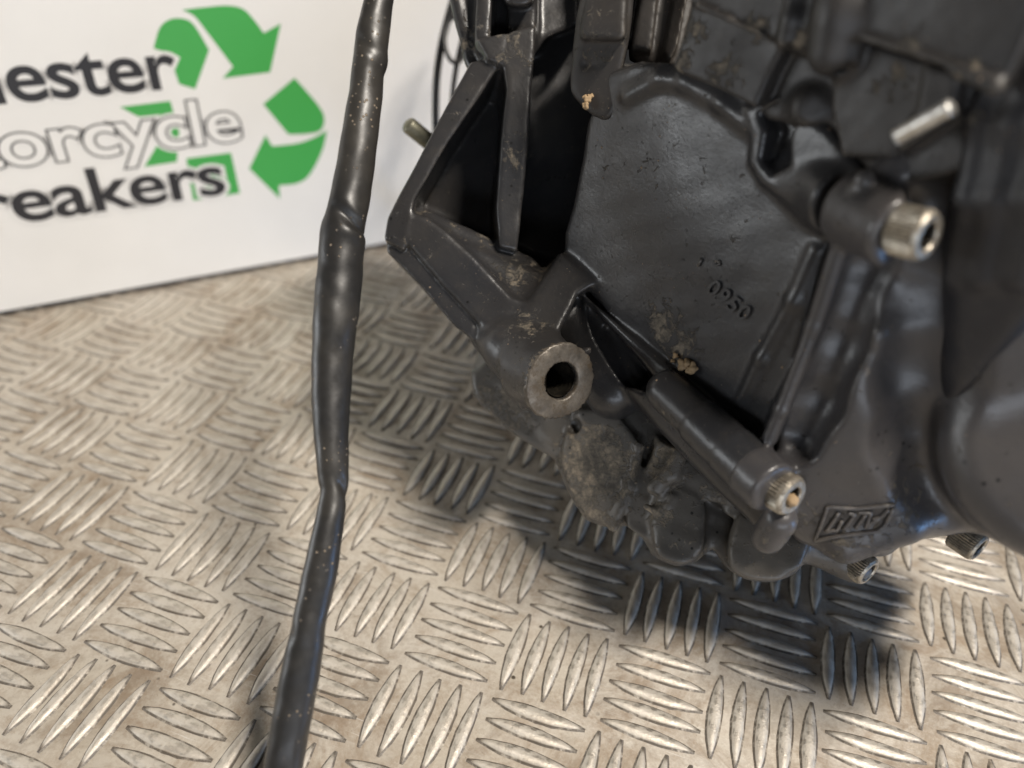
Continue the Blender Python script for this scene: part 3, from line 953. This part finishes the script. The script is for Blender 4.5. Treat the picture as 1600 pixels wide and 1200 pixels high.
# seam groove, with a pale squeezed lip
S.path(FP(6.6, (1060, -4), (1120, 20), (1182, 50), (1214, 70), (1332, 102)), 0.55, 0.3, 'cut')
S.path(FP(6.9, (1092, 8), (1140, 30), (1184, 50), (1210, 68)), 0.45, 0.3)
S.path(FP(6.0, (1226, 84), (1280, 97), (1322, 108)), 1.4, 0.4, 'cut')
S.cone(onF(1338, 54, 8.0), onF(1482, 99, 8.0), 0.8, 0.8, 0.5)
S.cone(onF(1490, 106, 8.0), onF(1556, 134, 8.0), 1.3, 1.7, 0.5)
S.wobble(0.2, 24, 11)
S.wobble(0.05, 6, 12)
dirt = [(onF(1085, 50, 5), 5, .8), (onF(1130, 120, 5), 7, .75), (onF(1185, 40, 6), 4, .9), (onF(1070, 95, 5), 4, .9), (onF(1400, 120, 4), 6, .6), (P(930, 60, 198), 12, .4), (onF(1250, 68, 6), 4, .8), (onF(1420, 76, 8), 5, .6), (onF(1520, 118, 8), 4, .8)]
MAT['upper'] = paint_material('dull_upper_case_paint', (0.019, 0.018, 0.018, 1), (0.036, 0.031, 0.027, 1), (0.42, 0.62))
S.build('upper_case', MAT['upper'], engine, dirt, 'upper case half with tan dirt along its parting line')

# ---- side cover with its round bulge
S = Solid((50, -74, -245), (152, 104, -98), HV)
cf = [P(1340, 262, 154), P(1322, 330, 159), P(1262, 540, 177), P(1198, 690, 188)]
S.hull([P(1345, 262, 150), P(1306, 380, 160), P(1262, 540, 172), P(1199, 694, 186), P(1222, 775, 182), P(1232, 846, 190), P(1290, 868, 190), P(1400, 856, 188), P(1520, 842, 180), P(1700, 800, 165),
        P(1750, 250, 128), P(1560, 140, 138), P(1480, 120, 146), P(1400, 200, 150),
        P(1262, 540, 215), P(1240, 840, 225), P(1520, 842, 222), P(1700, 800, 215), P(1560, 140, 190), P(1345, 262, 190)], 3.0, 0)
# stepped wall behind the flange
S.hull([P(1322, 400, 170), P(1290, 520, 170), P(1245, 680, 176), P(1228, 700, 180), P(1262, 600, 168), P(1350, 380, 146), P(1322, 400, 146), P(1262, 560, 160), P(1215, 690, 176)], 1.0, 1.0, 'cut') if False else None
S.path(S.on([(1395, 330), (1352, 430), (1312, 540), (1276, 630), (1244, 690)], -1.0), 5.0, 2.5, 'cut')
S.path([P(1350, 280, 147), P(1318, 370, 156), P(1272, 510, 167.5), P(1222, 640, 178), P(1203, 684, 182)], 1.9, 1.0)
# bolt boss halves
S.cone(P(1332, 322, 156.6), P(1412, 366, 144), 7.9, 7.2, 1.2, flat=1.0)
S.cone(P(1172, 732, 184), P(1210, 764, 178), 6.9, 6.6, 1.5, flat=1.0)
S.cone(P(1200, 840, 188), P(1218, 812, 184), 4.0, 4.2, 2)
S.cone(P(1320, 850, 190), P(1405, 822, 186), 5, 4, 5)
# flank ridges above the bulge
# bulge
TC = P(1712, 690, 150)
S.path(S.on([(1520, 250), (1500, 360), (1462, 480), (1446, 600), (1450, 700), (1478, 770), (1530, 822), (1590, 850)], 1.5), 8.0, 6, 'cut')
S.cone(TC, TC + norm((0.47, -0.03, -0.88)) * 40, 26.5, 30, 3.5, flat=7)
S.wobble(0.12, 45, 21)
S.wobble(0.04, 6, 22)
dirt = [(P(1330, 850, 188), 14, .5), (P(1400, 800, 182), 14, .45), (P(1230, 830, 186), 10, .7), (P(1290, 800, 184), 10, .45), (P(1440, 800, 172), 8, .5)]
SC = S
cover = S.build('side_cover', MAT['cover'], engine, dirt, 'satin black side cover with a large round bulge')

# ---- upper right of the cover, its shade put into a near-black material
S = Solid((46, -34, -205), (168, 146, -78), HV)
low = [SC.hit(x, y, -1.0) for x, y in ((1468, 440), (1462, 520), (1456, 610), (1470, 670), (1504, 640), (1552, 540), (1612, 455))]
low = [q for q in low if q is not None]
S.hull(FP(1.6, (1600, 60), (1660, -120), (1790, -120), (1790, 300), (1540, 140), (1500, 220), (1480, 330)) + low + [onF(1660, 400, -3)] +
       [q + np.array([2, 0, -14]) for q in low] + FP(-22, (1600, 60), (1660, -120), (1790, -120), (1790, 300), (1500, 220), (1480, 330)), 3, 0)
for (xa, xb, xc, r, l) in ((1600, 1532, 1492, 1.6, -.2), (1660, 1586, 1536, 1.9, 0.0), (1730, 1650, 1596, 2.2, 0.2)):
    S.path([q for q in S.on([(xa, -30), ((xa + xb) / 2, 80), (xb, 190), ((xb + xc) / 2, 310), (xc, 430)], l)], r, 3.5)
S.wobble(0.15, 30, 41)
S.build('shaded_cover_top', MAT['dark'], engine, [(onF(1510, 190, 4), 4, .5)], 'ribbed cover flank above the round bulge, its shade put into a near-black colour')

# ---- sump
S = Solid((-30, -84, -300), (122, 14, -186), HV)
q0, q1, q2 = P(800, 600, 247), P(950, 760, 231), P(1200, 860, 212)
NS_ = norm(np.cross(q1 - q0, q2 - q0)); NS_ = NS_ if NS_[2] > 0 else -NS_
def SP(lift, *pts):
    out = []
    for x, y in pts:
        r = np.array([(x - 800) / F, (600 - y) / F, -1.0])
        out.append(r * ((NS_ @ q0 + lift) / (NS_ @ r)))
    return out
BS = norm((0.02, 0.22, -1))
S.prism(SP(-3, (735, 583), (738, 622), (790, 674), (868, 722), (886, 772), (916, 818), (945, 828), (985, 826), (1006, 846), (1020, 870), (1058, 887), (1092, 876), (1114, 860), (1134, 888), (1165, 908), (1205, 911),
              (1244, 898), (1264, 874), (1320, 876), (1400, 862), (1390, 820), (1260, 780), (1190, 740), (1040, 640), (930, 560), (800, 540)), BS, 42, 2.0, 0)
S.hull(SP(-2, (780, 600), (960, 600), (1030, 690), (960, 790), (880, 720)) + [P(780, 600, 275), P(960, 600, 270), P(960, 780, 265), P(880, 720, 270)], 2, 2)
# flat dirty plate under the lug
S.prism(SP(2.0, (905, 640), (960, 640), (996, 690), (988, 730), (966, 790), (950, 822), (920, 812), (892, 770), (876, 722), (884, 680)), BS, 14, 0.9, 1.0)
S.path(SP(1.5, (1000, 700), (984, 760), (958, 822)), 1.6, 1.5)
# flutes and bosses of the joint flange
S.prism(SP(1.6, (1000, 730), (1060, 740), (1050, 800), (1030, 864), (1006, 842), (980, 824), (978, 800)), BS, 14, 1.0, 1.2)
S.hull(SP(4.0, (1040, 748), (1098, 776), (1110, 800), (1016, 800)) + SP(6.5, (1106, 850), (1090, 874), (1060, 885), (1032, 876), (1018, 852)) + SP(-22, (1036, 745), (1112, 796), (1108, 852), (1090, 874), (1060, 885), (1030, 874), (1008, 800)), 1.3, 2.2)
S.hull(SP(6.0, (1152, 800), (1215, 816), (1264, 834), (1140, 830)) + SP(8.5, (1262, 868), (1242, 897), (1205, 911), (1168, 908), (1140, 890), (1134, 862)) + SP(-22, (1148, 800), (1266, 834), (1264, 868), (1242, 896), (1205, 910), (1168, 906), (1138, 886), (1130, 830)), 1.3, 2.2)
S.prism(SP(3.0, (1030, 690), (1080, 712), (1130, 760), (1200, 800), (1190, 824), (1130, 806), (1060, 760), (1010, 738)), BS, 20, 0.9, 1.0)
S.path(SP(4.5, (1062, 712), (1050, 738), (1024, 762)), 2.2, 2)
S.path(SP(4.5, (1010, 792), (1026, 800), (1044, 792), (1052, 776)), 1.0, 1.0)
S.prism(SP(9.0, (1118, 806), (1138, 808), (1133, 850), (1126, 872), (1112, 866)), BS, 11.5, 2.0, 3.5, 'cut')
S.cone(P(1262, 852, 214), P(1336, 884, 213), 5.0, 4.6, 2)
S.hull([P(1240, 850, 230), P(1420, 840, 225), P(1400, 868, 228), P(1260, 880, 230), P(1240, 850, 280), P(1420, 840, 270), P(1400, 864, 270)], 2.5, 2)
# hole and pits
S.cone(P(884, 652, 228), P(898, 668, 238), 3.2, 2.4, 1.0, 'cut')
S.cone(P(868, 655, 246), P(905, 668, 240), 5.5, 4.5, 2) if False else None
# gasket groove
S.path(SP(3.2, (975, 650), (1012, 700), (1046, 706), (1086, 722), (1130, 768)), 0.7, 0.4, 'cut')
# lower casing behind, reaching the floor
fb = [R @ (floor_pt(px, py) + np.array([0, 0, .05]) - C) for px, py in ((1090, 800), (1240, 790), (1240, 750), (1110, 760))]
S.hull(fb + [P(1060, 780, 262), P(1240, 800, 255), P(1240, 740, 285), P(1060, 720, 285)], 1.5, 2)
S.wobble(0.14, 16, 31)
S.wobble(0.12, 5, 32)
dirt = [(P(930, 725, 232), 20, 1.1), (P(915, 770, 234), 12, 1.0), (P(905, 790, 233), 12, 1.1), (P(945, 820, 231), 9, 1.2), (P(1020, 800, 218), 8, 1.1), (P(790, 620, 250), 22, .75), (P(1040, 720, 224), 14, .85), (P(1060, 850, 220), 12, .38),
        (P(1110, 780, 213), 8, .9), (P(1150, 900, 216), 8, .8), (P(1200, 860, 211), 14, .45), (P(1090, 875, 219), 8, .8)]
S.build('oil_sump', MAT['pan'], engine, dirt, 'oil sump caked in tan dirt with scalloped bolt bosses')

# ---- bolts
def bolt(end, ax, R_, L, hexr, name='bolt', label=None, knurl=True, depth=3.0):
    """socket head cap screw; end = centre of its outer face"""
    ax = norm(ax); s1 = norm(np.cross(ax, (0.2, 1, 0.1))); s2 = np.cross(ax, s1)
    n = 72; v = []; f = []
    lv = [(-L - 6, .5 * R_), (-L, .5 * R_), (-L, R_ * .94), (-L + .5, R_), (-1.2, R_), (-.5, R_ * .97), (0, R_ * .86), (0, hexr * 1.28), (-.35, hexr * 1.16)]
    for li, (h, r) in enumerate(lv):
        for k in range(n):
            th = 2 * math.pi * k / n
            rr_ = r
            if knurl and li in (3, 4): rr_ = r * (1.0 + (0.03 if k % 2 else -0.03))
            v.append(end + ax * h + rr_ * (math.cos(th) * s1 + math.sin(th) * s2))
    for h in (-.6, -depth):
        for k in range(n):
            th = 2 * math.pi * k / n
            tt = (th % (math.pi / 3)) - math.pi / 6
            rr_ = hexr / math.cos(tt)
            v.append(end + ax * h + rr_ * (math.cos(th) * s1 + math.sin(th) * s2))
    m = len(lv) + 2
    for i in range(m - 1):
        for k in range(n):
            f.append((i * n + k, i * n + (k + 1) % n, (i + 1) * n + (k + 1) % n, (i + 1) * n + k))
    f.append([(m - 1) * n + k for k in range(n)])
    o = mesh_obj(name, W(np.array(v)), [q[::-1] for q in f], MAT['bolt'], engine, smooth=False)
    me = o.data
    me.materials.append(MAT['hole'])
    for p_ in me.polygons:
        if p_.index >= 8 * n: p_.material_index = 1
    if label: o['label'] = label
    # washer-less flange seat: dark socket as its own sub-part
    sv = [end - ax * (depth - .15) + (hexr * .98) * (math.cos(a) * s1 + math.sin(a) * s2) for a in np.linspace(0, 2 * math.pi, 24, endpoint=False)]
    mesh_obj('socket', W(np.array(sv)), [list(range(24))], MAT['hole'], o, smooth=False)
    return o
B1 = norm((0.56, -0.38, 0.73))
bolt(P(1452, 370, 139), B1, 4.7, 6.4, 2.2, label='pale knurled socket bolt at the upper boss')
bolt(P(1240, 778, 177), B1, 4.9, 7.0, 2.2, label='socket bolt on the lower boss with a dirt-filled socket')
B2 = norm((0.55, -0.50, 0.66))
bolt(P(1359, 896, 208), B2, 4.3, 7.5, 2.3, label='dark oily socket bolt under the raised mark')
bolt(P(1532, 858, 196), B2, 4.0, 7.0, 2.2, label='dark socket bolt half hidden under the round bulge')
# dirt packed into the lower bolt socket
sd = bmesh.new(); bmesh.ops.create_icosphere(sd, subdivisions=3, radius=1.6)
cc = P(1237, 782, 178.5)
rr = np.random.RandomState(8)
v = [cc + np.array(x.co) * (1 + rr.uniform(-.15, .15)) * np.array([1, 1, .8]) for x in sd.verts]
sd.verts.index_update(); f = [[q.index for q in fc.verts] for fc in sd.faces]; sd.free()
MAT['crumb'] = simple('tan_crumb', (0.32, 0.22, 0.12, 1), 0.8)
mesh_obj('socket_dirt', W(np.array(v)), f, MAT['crumb'], engine)

def rod(name, a, b, r, mat, label=None, parent=None, ridges=0, rnd=True):
    a = np.array(a); b = np.array(b); ax = norm(b - a); L = np.linalg.norm(b - a)
    s1 = norm(np.cross(ax, (0.2, 1, 0.1))); s2 = np.cross(ax, s1)
    hs = [(0, r)]
    N = max(2, ridges * 2)
    for i in range(N + 1):
        hs.append((L * i / N * (1 - (r * .5 / L if rnd else 0)), r * (1.0 if not ridges or i % 2 == 0 else .9)))
    if rnd: hs += [(L - r * .25, r * .85), (L - r * .06, r * .5)]
    hs.append((L, r * .05))
    v = []; n = 28
    for h, q in hs:
        for k in range(n):
            th = 2 * math.pi * k / n
            v.append(a + ax * h + q * (math.cos(th) * s1 + math.sin(th) * s2))
    f = [(i * n + k, i * n + (k + 1) % n, (i + 1) * n + (k + 1) % n, (i + 1) * n + k) for i in range(len(hs) - 1) for k in range(n)]
    f += [list(range(n))[::-1], [(len(hs) - 1) * n + k for k in range(n)]]
    o = mesh_obj(name, W(np.array(v)), f, mat, parent or engine)
    if label: o['label'] = label
    return o
MAT['brass'] = metal_material('tarnished_olive_metal', (0.30, 0.29, 0.22, 1), (0.18, 0.18, 0.13, 1), 0.45, 0.7, 0.3)
rod('pipe_stub', P(720, 262, 285), P(634, 192, 268), 3.0, MAT['brass'], 'tarnished pipe stub poking out behind the mounting wing')
MAT['silver'] = metal_material('bright_pin_steel', (0.72, 0.71, 0.68, 1), (0.50, 0.48, 0.44, 1), 0.35, 0.9, 0.3)
rod('locating_pin', onF(1402, 214, 10.0), onF(1486, 168, 11.5), 1.55, MAT['silver'], 'short bright ridged pin at the seam of the upper case', ridges=12, rnd=False)

# ---- cast marks on the wall and on the cover
def strokes(name, lines, mapper, r, mat, label=None, k=10):
    v, f = [], []
    for ln in lines:
        pts = [mapper(*p) for p in ln]
        tv, tf = tube_mesh(pts, r, 8)
        b0 = len(v); v += tv; f += [[b0 + q for q in ff] for ff in tf]
    o = mesh_obj(name, W(np.array(v)), f, mat, engine)
    if label: o['label'] = label
    return o
def ell(cx, cy, rx, ry, rot, n=18, a0=0, a1=6.283):
    return [(cx + rx * math.cos(a) * math.cos(rot) - ry * math.sin(a) * math.sin(rot), cy + rx * math.cos(a) * math.sin(rot) + ry * math.sin(a) * math.cos(rot)) for a in np.linspace(a0, a1, n)]
mF = lambda x, y: onF(x, y, 0.42)
strokes('cast_dash', [[(1096, 404), (1090, 416)], ell(1121, 411, 3.2, 3.2, 0)], mF, 0.36, MAT['case'])
cu = bpy.data.curves.new('digits', 'FONT')
cu.body = '0950'; cu.size = 1.0; cu.extrude = 0.5; cu.bevel_depth = 0.012; cu.resolution_u = 5; cu.space_character = 1.12
ob = bpy.data.objects.new('digits', cu); COL.objects.link(ob)
dg = bpy.context.evaluated_depsgraph_get(); dg.update()
me = bpy.data.meshes.new_from_object(ob.evaluated_get(dg))
bpy.data.objects.remove(ob)
dx, dy = 0.775, 0.632
v = [onF(1100 + dx * x.co.x * 36 + dy * x.co.y * 36, 454 + dy * x.co.x * 36 - dx * x.co.y * 36, (0.62 if x.co.z > 0 else -0.6)) for x in me.vertices]
num = mesh_obj('cast_number', W(np.array(v)), [list(p_.vertices) for p_ in me.polygons], MAT['case'], engine, smooth=False)
num['label'] = 'worn raised casting digits'
bpy.data.meshes.remove(me)
def onC(obj, px, py, lift):
    """nearest surface of a finished part along the line of sight, in camera axes"""
    r = np.array([(px - 800) / F, (600 - py) / F, -1.0])
    o0 = Vector(C * 1e-3) - obj.matrix_parent_off
    hit, loc, nrm, idx = obj.ray_cast(o0, Vector(norm(r @ R)))
    if not hit: return None
    w = np.array(loc + obj.matrix_parent_off) * 1e3
    q = R @ (w - C)
    return q + (R @ np.array(nrm)) * lift
class Sh:
    def __init__(s, o): s.o = o; s.matrix_parent_off = Vector(engine.location)
    def ray_cast(s, a, b): return s.o.ray_cast(a, b)
bpy.context.view_layer.update()
cs = Sh(cover)
def mC(x, y):
    q = onC(cs, x, y, 0.25)
    return q if q is not None else P(x, y, 185)
def K(*p): return [(1240 + a / 8.0, 750 + b / 8.0) for a, b in p]
lines = [K((270, 740), (420, 330), (800, 350), (1240, 300)), K((270, 750), (560, 700), (1050, 635), (1140, 560), (1240, 340)),
         K((400, 640), (560, 400)), K((620, 620), (760, 420), (680, 400)), K((770, 600), (900, 420)), K((900, 600), (960, 400), (800, 390)),
         K((980, 480), (1090, 450), (1180, 360)), K((930, 600), (950, 540), (1060, 470)), K((400, 640), (540, 620), (600, 500))]
def dense(l):
    out = []
    for i in range(len(l) - 1):
        for k in range(6):
            out.append((l[i][0] + (l[i + 1][0] - l[i][0]) * k / 6, l[i][1] + (l[i + 1][1] - l[i][1]) * k / 6))
    return out + [l[-1]]
strokes('cast_mark', [dense(l) for l in lines], mC, 0.5, MAT['cover'], 'raised slanted foundry mark in a lozenge frame')

# ---- crumbs lying on the casting
def crumb(px, py, d, pts, label, near):
    v, f = [], []
    bm = bmesh.new(); bmesh.ops.create_icosphere(bm, subdivisions=3, radius=1.0)
    bm.verts.index_update()
    base_v = np.array([x.co[:] for x in bm.verts]); bf = [[q.index for q in fc.verts] for fc in bm.faces]; bm.free()
    rr = np.random.RandomState(int(px))
    for (dx, dy, r) in pts:
        c_ = near(px + dx, py + dy)
        ph = rr.uniform(0, 6, 3)
        s_ = 1 + .18 * np.sin(base_v[:, [0]] * 4 + ph[0]) + .15 * np.sin(base_v[:, [1]] * 5 + ph[1]) + .12 * np.sin(base_v[:, [2]] * 7 + ph[2])
        b0 = len(v)
        v += list(base_v * s_ * r + c_)
        f += [[b0 + q for q in ff] for ff in bf]
    o = mesh_obj('dirt_crumb', W(np.array(v)), f, MAT['crumb'])
    return tag(o, label, 'crumb')
crumb(1075, 572, 0, [(-6, -2, 1.5), (0, -4, 1.3), (7, 3, 1.5), (2, 6, 1.1), (-20, -16, .7), (-24, -8, .5), (-12, 4, .6)],
      'orange-brown dirt crumb stuck to the grey wall above the lower bolt boss', lambda x, y: onF(x, y, 1.0))
crumb(918, 160, 0, [(0, -5, .9), (3, -9, .6), (-4, -8, .6), (-3, 5, .9), (7, -10, .5)],
      'small tan dirt crumb on the black boss column beside the dark pockets', lambda x, y: P(x, y, 203.2))
